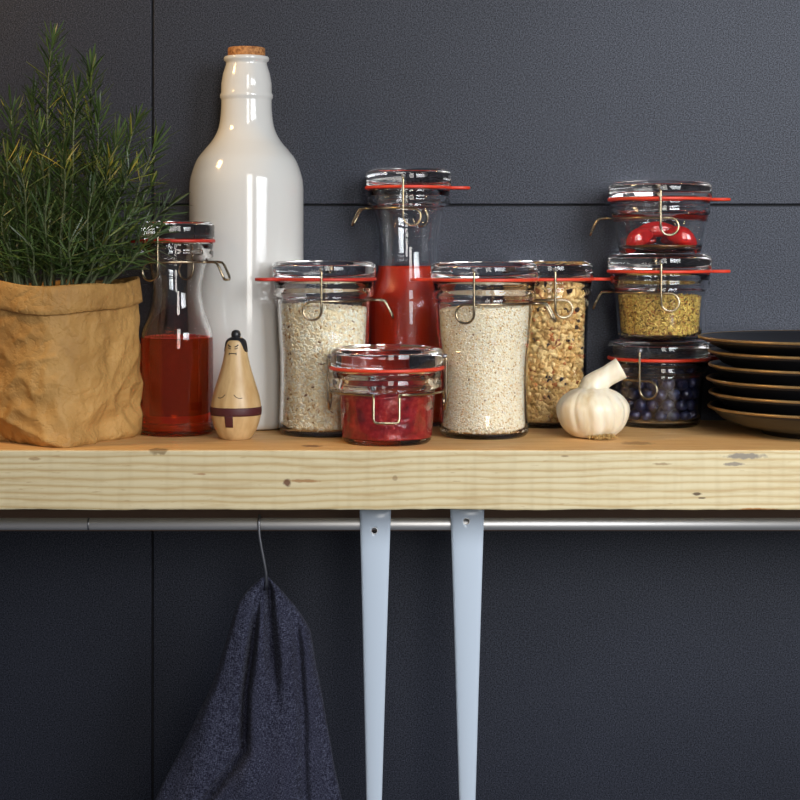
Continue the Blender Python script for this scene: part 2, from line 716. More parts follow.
GAP = .0017


def make_jar(label, X, Y, Z, rot, R, zg, ztop, prof, zw, group=None, gask='gasket', lever=.016, drop=.018, wall=.003, tabturn=0.0, wirespin=0.0, lw=.0075, ribs=False, name='clip_top_jar'):
    t = thing(name, label, 'jar', (X, Y, Z), rot, group)
    Rf = R * .965
    body = smooth_profile(prof, 5)
    rb = body[-1][0]
    zb = body[-1][1]
    r0 = prof[0][0]
    outer = [(0, .0018), (r0 * .6, .0018), (r0 * .9, .0016), (r0 * .95, .0003)] + [(r, z) for r, z in body]
    outer += [(rb, zw - .0018), (min(rb + .0012, Rf), zw + .0004), (Rf, zw + .0022), (Rf, zw + (zg - zw) * .42), (Rf - .0015, zw + (zg - zw) * .52),
              (Rf - .0004, zw + (zg - zw) * .62), (Rf, zg - .004), (Rf - .0006, zg - GAP)]
    ri_top = min(Rf - .006, rb - wall)
    inner = [(ri_top + .001, zg - GAP), (ri_top, zg - GAP - .001), (ri_top, zb)]
    for r, z in reversed(body):
        if z > .009:
            inner.append((r - wall, z))
    rr = inner[-1][0]
    inner += [(rr - .001, .0072), (rr - .004, .0060), (rr * .5, .0058), (0, .0058)]
    V, F = lathe(outer + inner, 112)
    b = mesh_obj('jar_body', V, F, M['glass'], t)
    # lid
    L = [(0, zg - .004), (R * .68, zg - .004), (R * .70, zg - .003), (R * .71, zg + GAP), (R - .0015, zg + GAP), (R, zg + GAP + .0012), (R, ztop - .0052),
         (R - .0010, ztop - .0036), (R * .93, ztop - .0012), (R * .88, ztop - .0002), (R * .82, ztop), (R * .78, ztop - .0008), (R * .74, ztop - .0024),
         (R * .4, ztop - .0020), (0, ztop - .0018)]
    V, F = lathe(L, 112)
    mesh_obj('lid', V, F, M['glass'], t)
    V, F = gasket_mesh(R, zg)
    g = mesh_obj('gasket', V, F, M[gask], t)
    g.rotation_euler.z = tabturn
    zl = zg + (ztop - zg) * .55
    pts = clasp_paths(R, zl, zw - .0032, max(rb, .001), 0, lever, drop, lw)
    V, F = tube(pts, .0014, 8)
    wv = mesh_obj('wire_clasp', V, F, M['wire'], t)
    # pivot studs
    for s in (-1, 1):
        V, F = tube([(0, s * (R - .0003), zl), (0, s * (R + .0008), zl), (0, s * (R + .0034), zl)], .0024, 12)
        pv = mesh_obj('pivot', V, F, M['hook'], t)
        pv.rotation_euler.z = wirespin
    wv.rotation_euler.z = wirespin
    t['ri'] = rb - wall
    return t, [(r - wall, z) for r, z in body if z > .009]


def radius_at(inner, z):
    zs = [p[1] for p in inner]
    rs = [p[0] for p in inner]
    return float(np.interp(z, zs, rs))


# profiles: (radius, height) of the outer body from the foot up to the neck
t_rice, t_quin, t_red, t_gran, t_stack, t_front, t_drink = .153, .13, .25, .243, .235, .0715, .15


def prof_px(pts, t, ybase):
    k = K(t) / 1000
    z0 = PZ(ybase, t)
    return [(r * k, PZ(y, t) - z0 if z0 else 0) for r, y in pts]


def zof(y, t):
    return PZ(y, t)


tall = lambda k: None
kR = K(t_rice) / 1000
P_rice = [(.0445, .0004), (.0475, .003), (.0488, .009), (.0482, .030), (.0476, .055), (.0480, .085), (.0495, .110), (.0508, .1385)]
rice_jar, in_rice = make_jar('tall clip-top glass jar of white rice, gasket tab pointing left over the bottle', PX(324, t_rice), t_rice, 0, 0, .0566,
                             zof(279, t_rice), zof(261, t_rice), P_rice, zof(297, t_rice), 'glass clip-top storage jars', gask='gasket_dark', tabturn=.40)
P_quin = [(.0435, .0004), (.0465, .003), (.0480, .009), (.0470, .030), (.0470, .060), (.0478, .085), (.0505, .110), (.0522, .1395)]
quin_jar, in_quin = make_jar('tall clip-top glass jar of pale quinoa, just left of the granola jar', PX(484, t_quin), t_quin, 0, 0, .0578,
                             zof(279.5, t_quin), zof(262, t_quin), P_quin, zof(300, t_quin), 'glass clip-top storage jars', tabturn=0.0, wirespin=-.22)
P_gran = [(.0420, .0004), (.0455, .003), (.0470, .009), (.0466, .04), (.0464, .08), (.0474, .110), (.0485, .1405)]
gran_jar, in_gran = make_jar('tall clip-top glass jar of granola clusters, standing behind the quinoa jar', PX(546, t_gran), t_gran, 0, math.pi, .0538,
                             zof(279, t_gran), zof(261, t_gran), P_gran, zof(296, t_gran), 'glass clip-top storage jars', wirespin=.10)
P_red = [(.0400, .0004), (.0430, .003), (.0445, .009), (.0445, .06), (.0448, .128), (.0430, .148), (.0365, .170), (.0338, .190), (.0345, .215), (.0385, .240), (.0405, .2465)]
red_jar, in_red = make_jar('tallest waisted clip-top jar, half full of thick tomato sauce', PX(408.5, t_red), t_red, 0, math.pi, .0492,
                           zof(188, t_red), zof(169.5, t_red), P_red, zof(206, t_red), 'glass clip-top storage jars', lever=.016, wirespin=-.12)
P_drink = [(.0350, .0004), (.0380, .003), (.0393, .009), (.0393, .06), (.0392, .102), (.0375, .114), (.0315, .130), (.0272, .148), (.0275, .165), (.0315, .184), (.0335, .1875)]
drink_jar, in_drink = make_jar('waisted clip-top jar half full of red-orange drink, beside the paper bag', PX(177, t_drink), t_drink, 0, 0.0, .0408,
                               zof(241, t_drink), zof(221.5, t_drink), P_drink, zof(259, t_drink), 'glass clip-top storage jars', gask='gasket_dark',
                               lever=.019, drop=.018, tabturn=-.5, wirespin=-.36)
P_small = [(.0430, .0004), (.0455, .003), (.0472, .009), (.0484, .025), (.0500, .045), (.0515, .0545)]
Rs = .0588
berry_jar, in_small = make_jar('low clip-top jar of blueberries, bottom of the stack of three', PX(659, .243), .243, 0, math.pi - .36, Rs - .0008, .0768, .0970, P_small, .0575,
                               'low clip-top jars in a stack', tabturn=.45, wirespin=-.15)
berry_inner = in_small
herb_jar, in_herb = make_jar('low clip-top jar of dried herbs, middle of the stack of three', PX(659.5, t_stack), t_stack, .0973, math.pi, Rs, .0785, .0985, P_small, .0580,
                             'low clip-top jars in a stack', wirespin=-.12, lever=.015)
P_top = [(.0435, .0004), (.0460, .0025), (.0475, .008), (.0505, .022), (.0535, .0385)]
pep_jar, in_pep = make_jar('short flared clip-top jar of red peppers, topmost of the stack of three', PX(660, t_stack), t_stack, .1961, math.pi, .0585, .0612, .0812, P_top, .0430,
                           'low clip-top jars in a stack', wirespin=-.14, lever=.017)
P_front = [(.0435, .0004), (.0458, .003), (.0470, .009), (.0480, .025), (.0492, .045), (.0500, .0505)]
front_jar, in_front = make_jar('low clip-top jar of crushed red fruit, standing in front of the tall jars', PX(387, t_front), t_front, 0, -math.pi / 2, .0590, .0775, .0990, P_front, .0560,
                               'glass clip-top storage jars', lever=.004, drop=.026, tabturn=0, lw=.0130)


# ------------------------------------------------------------------ fillings
def inner_profile(inner, z0, z1, gap, n=24):
    return [(radius_at(inner, z0 + (z1 - z0) * i / n) - gap, z0 + (z1 - z0) * i / n) for i in range(n + 1)]


def grains(name, jar, inner, z0, ztopf, size, count, mat, label, cat, seed, aspect, sub=1, depth=.0012, lump=0.0, core_gap=.0014, topn=None):
    """fill: a core body plus a skin of separate grains, all one heap"""
    rng = np.random.default_rng(seed)
    bv, bf = ico(sub)
    if sub == 0:
        pass
    loc = np.array(jar.location)
    V, F = [], []
    off = 0
    zmax = max(ztopf(a) for a in np.linspace(0, 6.28, 30))
    ntop = topn or int(count * .18)
    asp = np.array(aspect)
    for i in range(count + ntop):
        a = rng.uniform(0, 2 * math.pi)
        zt = ztopf(a)
        s = size * rng.uniform(.8, 1.2)
        if i < count:
            z = z0 + size * .6 + (zt - z0 - size * .6) * rng.uniform(0, 1)
            r = radius_at(inner, z) - .0004 - s * asp.min() - rng.uniform(0, depth)
        else:
            r = (radius_at(inner, zmax) - .0005 - s * asp.max()) * math.sqrt(rng.uniform(0, 1))
            f = r / radius_at(inner, zmax)
            z = zt * f + ztopf(a + math.pi) * 0 + (1 - f) * zmax - rng.uniform(0, size * .5)
        v = bv * asp * s
        if lump:
            ph = rng.uniform(0, 9, 3)
            v = v * (1 + lump * np.sin(bv[:, [1, 2, 0]] * 4.1 + ph).mean(axis=1, keepdims=True) + lump * .6 * np.sin(bv[:, [2, 0, 1]] * 8.3 + ph).mean(axis=1, keepdims=True))
        if i < count:
            # lie flat against the glass, long axis at random in the tangent plane
            th = rng.uniform(0, math.pi)
            c, s_ = math.cos(th), math.sin(th)
            tl = rng.normal(0, .25)
            R1 = np.array([[c, 0, s_], [0, 1, 0], [-s_, 0, c]])
            R2 = np.array([[1, 0, 0], [0, math.cos(tl), -math.sin(tl)], [0, math.sin(tl), math.cos(tl)]])
            b = a - math.pi / 2
            R3 = np.array([[math.cos(b), -math.sin(b), 0], [math.sin(b), math.cos(b), 0], [0, 0, 1]])
            v = v @ (R3 @ R2 @ R1).T
        else:
            v = v @ rotm(rng).T
        v = v + np.array([r * math.cos(a), r * math.sin(a), z])
        # keep inside the glass
        rad = np.hypot(v[:, 0], v[:, 1])
        lim = np.interp(v[:, 2], [p[1] for p in inner], [p[0] for p in inner]) - .0003
        f = np.minimum(1, lim / np.maximum(rad, 1e-6))
        v[:, 0] *= f
        v[:, 1] *= f
        v[:, 2] = np.maximum(v[:, 2], z0 + .0002)
        V.append(v)
        F += [tuple(q + off for q in f_) for f_ in bf]
        off += len(v)
    V = np.vstack(V)
    core = inner_profile(inner, z0 + .0012, zmax - size * .8, core_gap + size * .2, 16)
    seg = 48
    cv, cf = lathe([(0, core[0][1])] + core + [(0, core[-1][1])], seg)
    cv = np.array(cv)
    for i in range(len(cv)):
        a = math.atan2(cv[i, 1], cv[i, 0])
        zt = ztopf(a)
        if cv[i, 2] > zt - size * .8 and math.hypot(cv[i, 0], cv[i, 1]) > .005:
            cv[i, 2] = zt - size * .8
    F += [tuple(q + off for q in f_) for f_ in cf]
    V = np.vstack([V, cv])
    o = mesh_obj(name, V, F, mat)
    o.location = jar.location
    tag(o, label, cat, kind='stuff')
    return o


def world_top(jar, t, y_left, y_right):
    """surface height of a fill, sloping from left to right"""
    zl, zr = PZ(y_left, t) - jar.location.z, PZ(y_right, t) - jar.location.z

    def f(a):
        return zl + (zr - zl) * (math.cos(a) * .5 + .5) + .0012 * math.sin(3 * a + 1)
    return f


grains('white_rice', rice_jar, in_rice, .0064, world_top(rice_jar, t_rice, 303, 309), .0034, 6400, M['rice'],
       'white rice grains filling the tall jar beside the bottle', 'rice', 1, (.9, .36, .36), 1)
grains('pale_quinoa', quin_jar, in_quin, .0064, world_top(quin_jar, t_quin, 310, 301), .00120, 16000, M['quinoa'],
       'tiny pale quinoa grains filling the tall jar in the middle', 'quinoa', 2, (1, .8, .9), 1, depth=.0006, core_gap=.0012, topn=3500)
grains('granola_clusters', gran_jar, in_gran, .0064, world_top(gran_jar, t_gran, 290, 284), .0034, 3200, M['granola'],
       'toasted golden granola clusters in the tall jar left of the garlic', 'granola', 3, (1.1, .75, .85), 2, depth=.004, lump=.75, core_gap=.005)
grains('dried_herbs', herb_jar, in_herb, .0064, lambda a: .0500 + .0012 * math.sin(3 * a), .0022, 4200, M['herb'],
       'crumbled yellow-green dried herbs in the middle jar of the stack', 'herbs', 4, (1.15, .3, .42), 1, depth=.0012)

# crushed fruit
pr = inner_profile(in_front, .0062, .0560 - .006, -.0006, 30)
rt = pr[-1][0]
pf = [(0, .0062)] + pr + [(rt * .96, .0520), (rt * .7, .0530), (rt * .4, .0525), (0, .0525)]
V, F = lathe(pf, 120)
V2 = []
for (x, y, z) in V:
    r = math.hypot(x, y)
    nz = noise.noise(Vector((x * 90, y * 90, z * 90)))
    n3 = noise.noise(Vector((x * 45 + 5, y * 45, z * 45)))
    if r > 1e-5:
        f = 1 - (max(0, nz) * .0014 + max(0, n3) * .0014) / max(r, .01)
        x, y = x * f, y * f
    if z > .045:
        z += nz * .0015 + n3 * .002 * (1 if r < rt else 0)
    V2.append((x, y, z))
o = mesh_obj('crushed_fruit', V2, F, M['jam'])
o.location = front_jar.location
tag(o, 'crushed red fruit filling the low jar in front', 'fruit', kind='stuff')

# tomato sauce
pr = inner_profile(in_red, .0062, zof(266, t_red), -.0003, 50)
V, F = lathe([(0, .0062)] + pr + [(0, pr[-1][1] + .0002)], 96)
o = mesh_obj('tomato_sauce', V, F, M['passata'])
o.location = red_jar.location
tag(o, 'thick red tomato sauce inside the tallest waisted jar', 'sauce')

# red drink with a line of small bubbles
zt = zof(337, t_drink)
pr = inner_profile(in_drink, .0056, zt, -.0002, 40)
V, F = lathe([(0, .0056)] + pr + [(pr[-1][0] - .002, zt - .0006), (0, zt - .0008)], 96)
dr = mesh_obj('red_drink', V, F, M['liquid'])
dr.location = drink_jar.location
tag(dr, 'clear red-orange drink in the jar beside the paper bag', 'drink')
rng = random.Random(5)
bv, bf = ico(1)
parts = []
rr = pr[-1][0] - .0016
for i in range(90):
    a = 2 * math.pi * i / 90 + rng.uniform(-.02, .02)
    s = rng.uniform(.0005, .0011)
    parts.append((bv * s + np.array([rr * math.cos(a), rr * math.sin(a), zt + .0002]), bf))
V, F = join(parts)
b = mesh_obj('foam', V, F, M['gasket'], dr)

# red peppers
def pepper(X, Y, Z, L, r, bend, rx, ry, rz, label):
    pts, n = [], 22
    V, F = [], []
    seg = 28
    prev = []
    for i in range(n + 1):
        u = i / n
        rad = r * (max(0.0, math.sin(math.pi * min(1, u * .93 + .035))) ** .55) * (1 - .18 * u)
        cx = (u - .5) * L
        cz = -bend * (2 * u - 1) ** 2
        for k in range(seg):
            a = 2 * math.pi * k / seg
            q = rad * (1 + .07 * math.cos(3 * a + .5) + .03 * noise.noise(Vector((u * 6, math.cos(a) * 2, math.sin(a) * 2))))
            V.append((cx, q * math.cos(a), cz + q * math.sin(a)))
    for i in range(n):
        for k in range(seg):
            F.append((i * seg + k, i * seg + (k + 1) % seg, (i + 1) * seg + (k + 1) % seg, (i + 1) * seg + k))
    F.append(tuple(range(seg - 1, -1, -1)))
    F.append(tuple(range(n * seg, (n + 1) * seg)))
    o = mesh_obj('red_pepper', V, F, M['pepper'])
    o.location = (X, Y, Z)
    o.rotation_euler = (rx, ry, rz)
    tag(o, label, 'pepper', 'red peppers in the top jar')


jx, jy, jz = pep_jar.location
pepper(jx - .0255, jy - .010, jz + .0180, .034, .0118, .003, 0, -.50, .35, 'shiny red pepper at the left of the topmost jar')
pepper(jx + .0235, jy - .012, jz + .0190, .036, .0120, .003, 0, .45, -.3, 'shiny red pepper at the right of the topmost jar')
pepper(jx - .002, jy + .004, jz + .0275, .052, .0098, .004, 0, 0, .0, 'red pepper lying across the top of the pile in the topmost jar')
pepper(jx - .018, jy + .022, jz + .017, .036, .0100, .002, 0, 0, -.5, 'red pepper at the back left of the topmost jar')
pepper(jx + .020, jy + .022, jz + .017, .036, .0100, .002, 0, 0, .5, 'red pepper at the back right of the topmost jar')
pr = inner_profile(in_pep, .0088, .0088 + .0005, .0006, 2)
V, F = lathe([(0, .0061), (pr[0][0] - .003, .0061), (pr[0][0], .0088), (0, .0088)], 64)
o = mesh_obj('oil_residue', V, F, M['oil'])
o.location = pep_jar.location
tag(o, 'thin brown oil under the peppers in the topmost jar', 'oil', kind='stuff')

# blueberries
def berry_mesh():
    n = 12
    pts = [(0, -.92)]
    for i in range(1, n):
        a = -math.pi / 2 + math.pi * i / n
        pts.append((math.cos(a), math.sin(a) * .92))
    pts = pts[:-1] + [(.42, .86), (.40, .93), (.33, .93), (.28, .80), (0, .74)]
    V, F = lathe(pts, 24, lambda a, z: 1 + (.06 * math.sin(5 * a) if z > .85 else 0))
    return V, F


V, F = berry_mesh()
me = bpy.data.meshes.new('blueberry')
me.from_pydata(V, [], F)
me.materials.append(M['berry'])
me.polygons.foreach_set('use_smooth', [True] * len(me.polygons))
rng = random.Random(11)
bx, by, bz = berry_jar.location
rb_ = .0073
placed = []
for layer in range(4):
    z = .0062 + rb_ + layer * .0122
    ri = radius_at(berry_inner, z) - rb_ * 1.04 - .0004
    n = 15
    for i in range(n):
        a = 2 * math.pi * (i + .5 * (layer % 2)) / n + rng.uniform(-.02, .02)
        placed.append((ri * math.cos(a), ri * math.sin(a), z, rb_ * rng.uniform(.93, 1.03)))
    n2 = 8
    for i in range(n2):
        if layer == 3:
            a = 2 * math.pi * (i + .5 * (layer % 2)) / n2
            placed.append(((ri - .0155) * math.cos(a), (ri - .0155) * math.sin(a), z + .0005, rb_))
for i, (x, y, z, r) in enumerate(placed):
    o = bpy.data.objects.new('blueberry', me)
    C.objects.link(o)
    o.location = (bx + x, by + y, bz + z)
    o.scale = (r, r, r)
    o.rotation_euler = (rng.uniform(0, 6), rng.uniform(0, 6), rng.uniform(0, 6))
    tag(o, 'dusty blue blueberry packed inside the bottom jar of the stack', 'blueberry', 'blueberries in the bottom jar')

# ------------------------------------------------------------------ white bottle
t_b = .233
bt = thing('stoneware_bottle', 'tall white glazed stoneware bottle with a cork stopper', 'bottle', (PX(246.5, t_b), t_b, 0))
k = K(t_b) / 1000
pts = [(57, 190), (55.8, 178), (50, 161), (42, 150), (34.5, 141), (29, 131), (26.5, 121), (25.3, 108), (25.2, 100)]
prof = [(.056 * 1.0, .0005), (.0615, .0025), (.0645, .008), (57 * k, .02), (57 * k, .12), (57 * k, .22)] + \
       smooth_profile([(r * k, PZ(y, t_b)) for r, y in pts], 5)
prof += [(26.4 * k, PZ(98, t_b)), (26.6 * k, PZ(95.5, t_b)), (25.4 * k, PZ(93, t_b)), (25.2 * k, PZ(84, t_b)), (23.5 * k, PZ(74, t_b)), (20.6 * k, PZ(65, t_b)),
         (20.4 * k, PZ(62.5, t_b)), (22.4 * k, PZ(61, t_b)), (22.8 * k, PZ(58.5, t_b)), (22.0 * k, PZ(57, t_b)), (20 * k, PZ(56.6, t_b)), (17.2 * k, PZ(57, t_b)), (16.8 * k, PZ(70, t_b)), (0, PZ(70, t_b))]
V, F = lathe([(0, .003), (.050, .003)] + prof, 128)
mesh_obj('bottle_body', V, F, M['ceramic'], bt)
V, F = lathe([(0, PZ(69, t_b)), (16.4 * k, PZ(69, t_b)), (17.0 * k, PZ(57.5, t_b)), (18.6 * k, PZ(55.8, t_b)), (18.6 * k, PZ(49, t_b)), (17.8 * k, PZ(48, t_b)), (0, PZ(48, t_b))], 48)
mesh_obj('cork_stopper', V, F, M['cork'], bt)

# ------------------------------------------------------------------ wooden figurine
t_s = .10
fg = thing('wooden_figurine', 'small turned wooden wrestler figurine with black topknot and maroon belt', 'figurine', (PX(236, t_s), t_s, 0), -.20)
k = K(t_s) / 1000
zb = PZ(439, t_s)


def ZS(y):
    return PZ(y, t_s) - zb


sp = [(14.5, 438.6), (18, 434.5), (22.3, 425), (24.8, 415), (25.2, 407), (23.6, 397), (20.4, 386), (16.6, 374), (13.6, 363), (11.6, 353), (10.8, 346), (9.6, 341), (6.8, 338), (3, 336.6)]
SP = smooth_profile([(r * k, ZS(y)) for r, y in sp], 6)
V, F = lathe([(0, .0002), (13 * k, .0001)] + SP + [(0, ZS(336.3))], 80)
mesh_obj('body', V, F, M['figwood'], fg)


def rS(z):
    return float(np.interp(z, [p[1] for p in SP], [p[0] for p in SP]))


def shell(a0, a1, zlo, zhi, off, na=40, nz=8, zf=None):
    """curved patch lying on the figurine, angle measured from the front"""
    V, F = [], []
    for i in range(na + 1):
        a = a0 + (a1 - a0) * i / na
        lo, hi = (zf(a) if zf else (zlo, zhi))
        for j in range(nz + 1):
            z = lo + (hi - lo) * j / nz
            r = rS(z) + off
            V.append((r * math.sin(a), -r * math.cos(a), z))
    n0 = len(V)
    for i in range(na + 1):
        a = a0 + (a1 - a0) * i / na
        lo, hi = (zf(a) if zf else (zlo, zhi))
        for j in range(nz + 1):
            z = lo + (hi - lo) * j / nz
            r = rS(z) - .0006
            V.append((r * math.sin(a), -r * math.cos(a), z))
    W_ = nz + 1
    for i in range(na):
        for j in range(nz):
            F.append((i * W_ + j, (i + 1) * W_ + j, (i + 1) * W_ + j + 1, i * W_ + j + 1))
        F.append((i * W_, n0 + i * W_, n0 + (i + 1) * W_, (i + 1) * W_))
        F.append((i * W_ + nz, (i + 1) * W_ + nz, n0 + (i + 1) * W_ + nz, n0 + i * W_ + nz))
    if abs(a1 - a0) < 6.2:
        for i in (0, na):
            for j in range(nz):
                q = (i * W_ + j, i * W_ + j + 1, n0 + i * W_ + j + 1, n0 + i * W_ + j)
                F.append(q if i == 0 else q[::-1])
    return V, F


V, F = join([shell(0, 2 * math.pi, ZS(414.5), ZS(406.3), .0005, 80, 5), shell(-.17, .17, ZS(425.5), ZS(413.5), .0005, 10, 6)])
mesh_obj('belt', V, F, M['belt'], fg)
hair = shell(0, 2 * math.pi, 0, 0, .0005, 80, 8, lambda a: (ZS(340.0) - (ZS(340.0) - ZS(352)) * (1 / (1 + math.exp(-(abs((a + math.pi) % (2 * math.pi) - math.pi) - .92) * 9))), ZS(336.7)))
V, F = lathe([(0, ZS(341)), (3.2 * k, ZS(340)), (4.4 * k, ZS(337.5)), (4.9 * k, ZS(334.5)), (4.2 * k, ZS(331.6)), (2.4 * k, ZS(330.2)), (0, ZS(329.9))], 32)
V, F = join([hair, (V, F)])
mesh_obj('topknot_hair', V, F, M['hair'], fg)


def stroke(pts, r, name):
    P = []
    for (x, y) in pts:
        z = ZS(y)
        rr = rS(z) + .0001
        xx = x * k
        P.append((xx, -math.sqrt(max(1e-9, rr * rr - xx * xx)), z))
    return tube(P, r, 6)


def arc(x0, y0, x1, y1, sag, n=8):
    return [(x0 + (x1 - x0) * i / n, y0 + (y1 - y0) * i / n + sag * 4 * (i / n) * (1 - i / n)) for i in range(n + 1)]


for sgn in (-1, 1):
    V, F = stroke(arc(sgn * 1.9, 346.4, sgn * 5.2, 344.4, .5), .00062, 'eyebrow')
    mesh_obj('eyebrow', V, F, M['hair'], fg)
    V, F = stroke(arc(sgn * 1.9, 348.2, sgn * 5.0, 347.2, .5), .00044, 'eye')
    mesh_obj('eye', V, F, M['hair'], fg)
    V, F = stroke(arc(sgn * 4.5, 393, sgn * 12.5, 396.2, 1.6) if sgn > 0 else arc(-4.5, 393, -12.5, 396.2, 1.6), .00036, 'chest_line')
    mesh_obj('chest_line', V, F, M['hair'], fg)
V, F = join([stroke(arc(-3.6, 353.2, 3.6, 353.2, -.3), .0005, 'm'), stroke(arc(-3.6, 352.2, -3.6, 354.6, 0), .00045, 'm'), stroke(arc(3.6, 352.2, 3.6, 354.6, 0), .00045, 'm')])
mesh_obj('mouth', V, F, M['hair'], fg)

# ------------------------------------------------------------------ garlic
t_g = .115
k = K(t_g) / 1000
gl = thing('garlic_bulb', 'whole white garlic bulb with a cut stem leaning right', 'garlic', (PX(593, t_g), t_g, 0))


def g_body():
    prof = [(0, .0020), (8, .0012), (15, .0006), (22, .0025), (30, .010), (35.2, .021), (36.6, .031), (34.5, .038), (29.5, .0445), (23.5, .0490), (18.5, .0512), (14.2, .0530)]
    P = smooth_profile([(r * k, z) for r, z in prof], 5)
    V, F = [], []
    seg = 120
    rng = random.Random(3)
    cl = sorted([0.2, .85, 1.35, 2.0, 2.75, 3.3, 3.95, 4.40, 4.85, 5.30, 5.80])
    for (r, z) in P:
        zz = z / .07
        for i in range(seg):
            a = 2 * math.pi * i / seg
            d = min(abs((a - c + .12 * math.sin(zz * 3 + c) + math.pi) % (2 * math.pi) - math.pi) for c in cl)
            groove = math.exp(-(d / .075) ** 2)
            f = 1 - .055 * groove * min(1, zz * 4) * (1 - zz * .45) + .01 * math.sin(3 * a)
            V.append((r * f * math.cos(a), r * f * math.sin(a), z))
    n = len(P)
    # the stem leans to the right
    x0, z0, rr0 = 0, P[-1][1], P[-1][0]
    C0 = [Vector((0, 0, z0)), Vector((.003, 0, z0 + .0055)), Vector((.013, 0, z0 + .0115)), Vector((.030, 0, z0 + .0210))]
    ns = 18
    for s in range(1, ns + 1):
        u = s / ns
        c = C0[0] * (1 - u) ** 3 + C0[1] * 3 * u * (1 - u) ** 2 + C0[2] * 3 * u * u * (1 - u) + C0[3] * u ** 3
        tg = (C0[1] - C0[0]) * 3 * (1 - u) ** 2 + (C0[2] - C0[1]) * 6 * u * (1 - u) + (C0[3] - C0[2]) * 3 * u * u
        ang = math.atan2(tg.x, tg.z)
        rr = rr0 * (1 - .27 * min(1, u * 1.6)) * (1 if u < .7 else 1 + .25 * (u - .7))
        for i in range(seg):
            a = 2 * math.pi * i / seg
            lx = rr * math.cos(a)
            V.append((c.x + lx * math.cos(ang), rr * .8 * math.sin(a), c.z - lx * math.sin(ang)))
    n += ns
    for j in range(n - 1):
        for i in range(seg):
            F.append((j * seg + i, j * seg + (i + 1) % seg, (j + 1) * seg + (i + 1) % seg, (j + 1) * seg + i))
    F.append(tuple(range((n - 1) * seg, n * seg)))
    return V, F


V, F = g_body()
gb = mesh_obj('bulb', V, F, M['garlic'], gl)
gb.rotation_euler.y = 0
gb.location.z = .0
rng = random.Random(9)
parts = []
for i in range(220):
    a = rng.uniform(0, 6.28)
    r = .014 * math.sqrt(rng.uniform(0.05, 1))
    x, y = r * math.cos(a) + .006, r * math.sin(a) * .6 - .024
    dx, dy = rng.uniform(-1, 1), rng.uniform(-1.2, .4)
    L = rng.uniform(.002, .006)
    parts.append(tube([(x, y, .0042 + rng.uniform(0, .003)), (x + dx * L * .5, y + dy * L * .5, .003), (x + dx * L, y + dy * L, rng.uniform(.0006, .0035))], .00035, 4))
V, F = join(parts)
mesh_obj('root_tuft', V, F, M['root'], gl)

# ------------------------------------------------------------------ plates
def make_plate(R, loc, label):
    t = thing('dinner_plate', label, 'plate', loc, 0, 'stacked dark plates')
    h = .0302
    prof = [(0, .0045), (.066, .0045), (.069, .0004), (.074, .0002), (.0765, .0050), (.100, .0095), (.118, .0165), (R * .95, .0245)]
    V, F = lathe(prof + [(R - .0007, h - .0028)], 128)
    # the top face: a well and a wide rising rim
    top = [(R - .0036, h + .0001), (R * .94, .0282), (.118, .0205), (.100, .0160), (.078, .0150), (.04, .0150), (0, .0150)]
    V, F = lathe(prof + [(R - .0008, h - .0024), (R - .0030, h - .0006)] + top, 128)
    mesh_obj('dish', V, F, M['plate'], t)
    V, F = lathe([(R - .0030, h - .0026), (R - .0006, h - .0024), (R, h - .0008), (R - .0012, h + .0004), (R - .0030, h + .0002), (R - .0030, h - .0026)], 128)
    mesh_obj('glazed_rim', V, F, M['plate_rim'], t)
    return t


pz = [0.0, .0151, .0302, .0453, .0604, .0755]
names = ['dark stoneware plate with bronze underside, bottom of the stack on the shelf', 'dark stoneware plate with bronze rim, second from the bottom of the stack',
         'dark stoneware plate with bronze rim, third from the bottom of the stack', 'dark stoneware plate with bronze rim, third from the top of the stack',
         'dark stoneware plate with bronze rim, second from the top of the stack', 'widest dark stoneware plate, topmost of the stack on the right']
for i, z in enumerate(pz):
    R = .1335 if i < 5 else .1425
    make_plate(R, (PX(831, .155) + (.0015 * math.sin(i * 2.3)), .152, z), names[i])
M['plate_under'] = M['plate_rim']

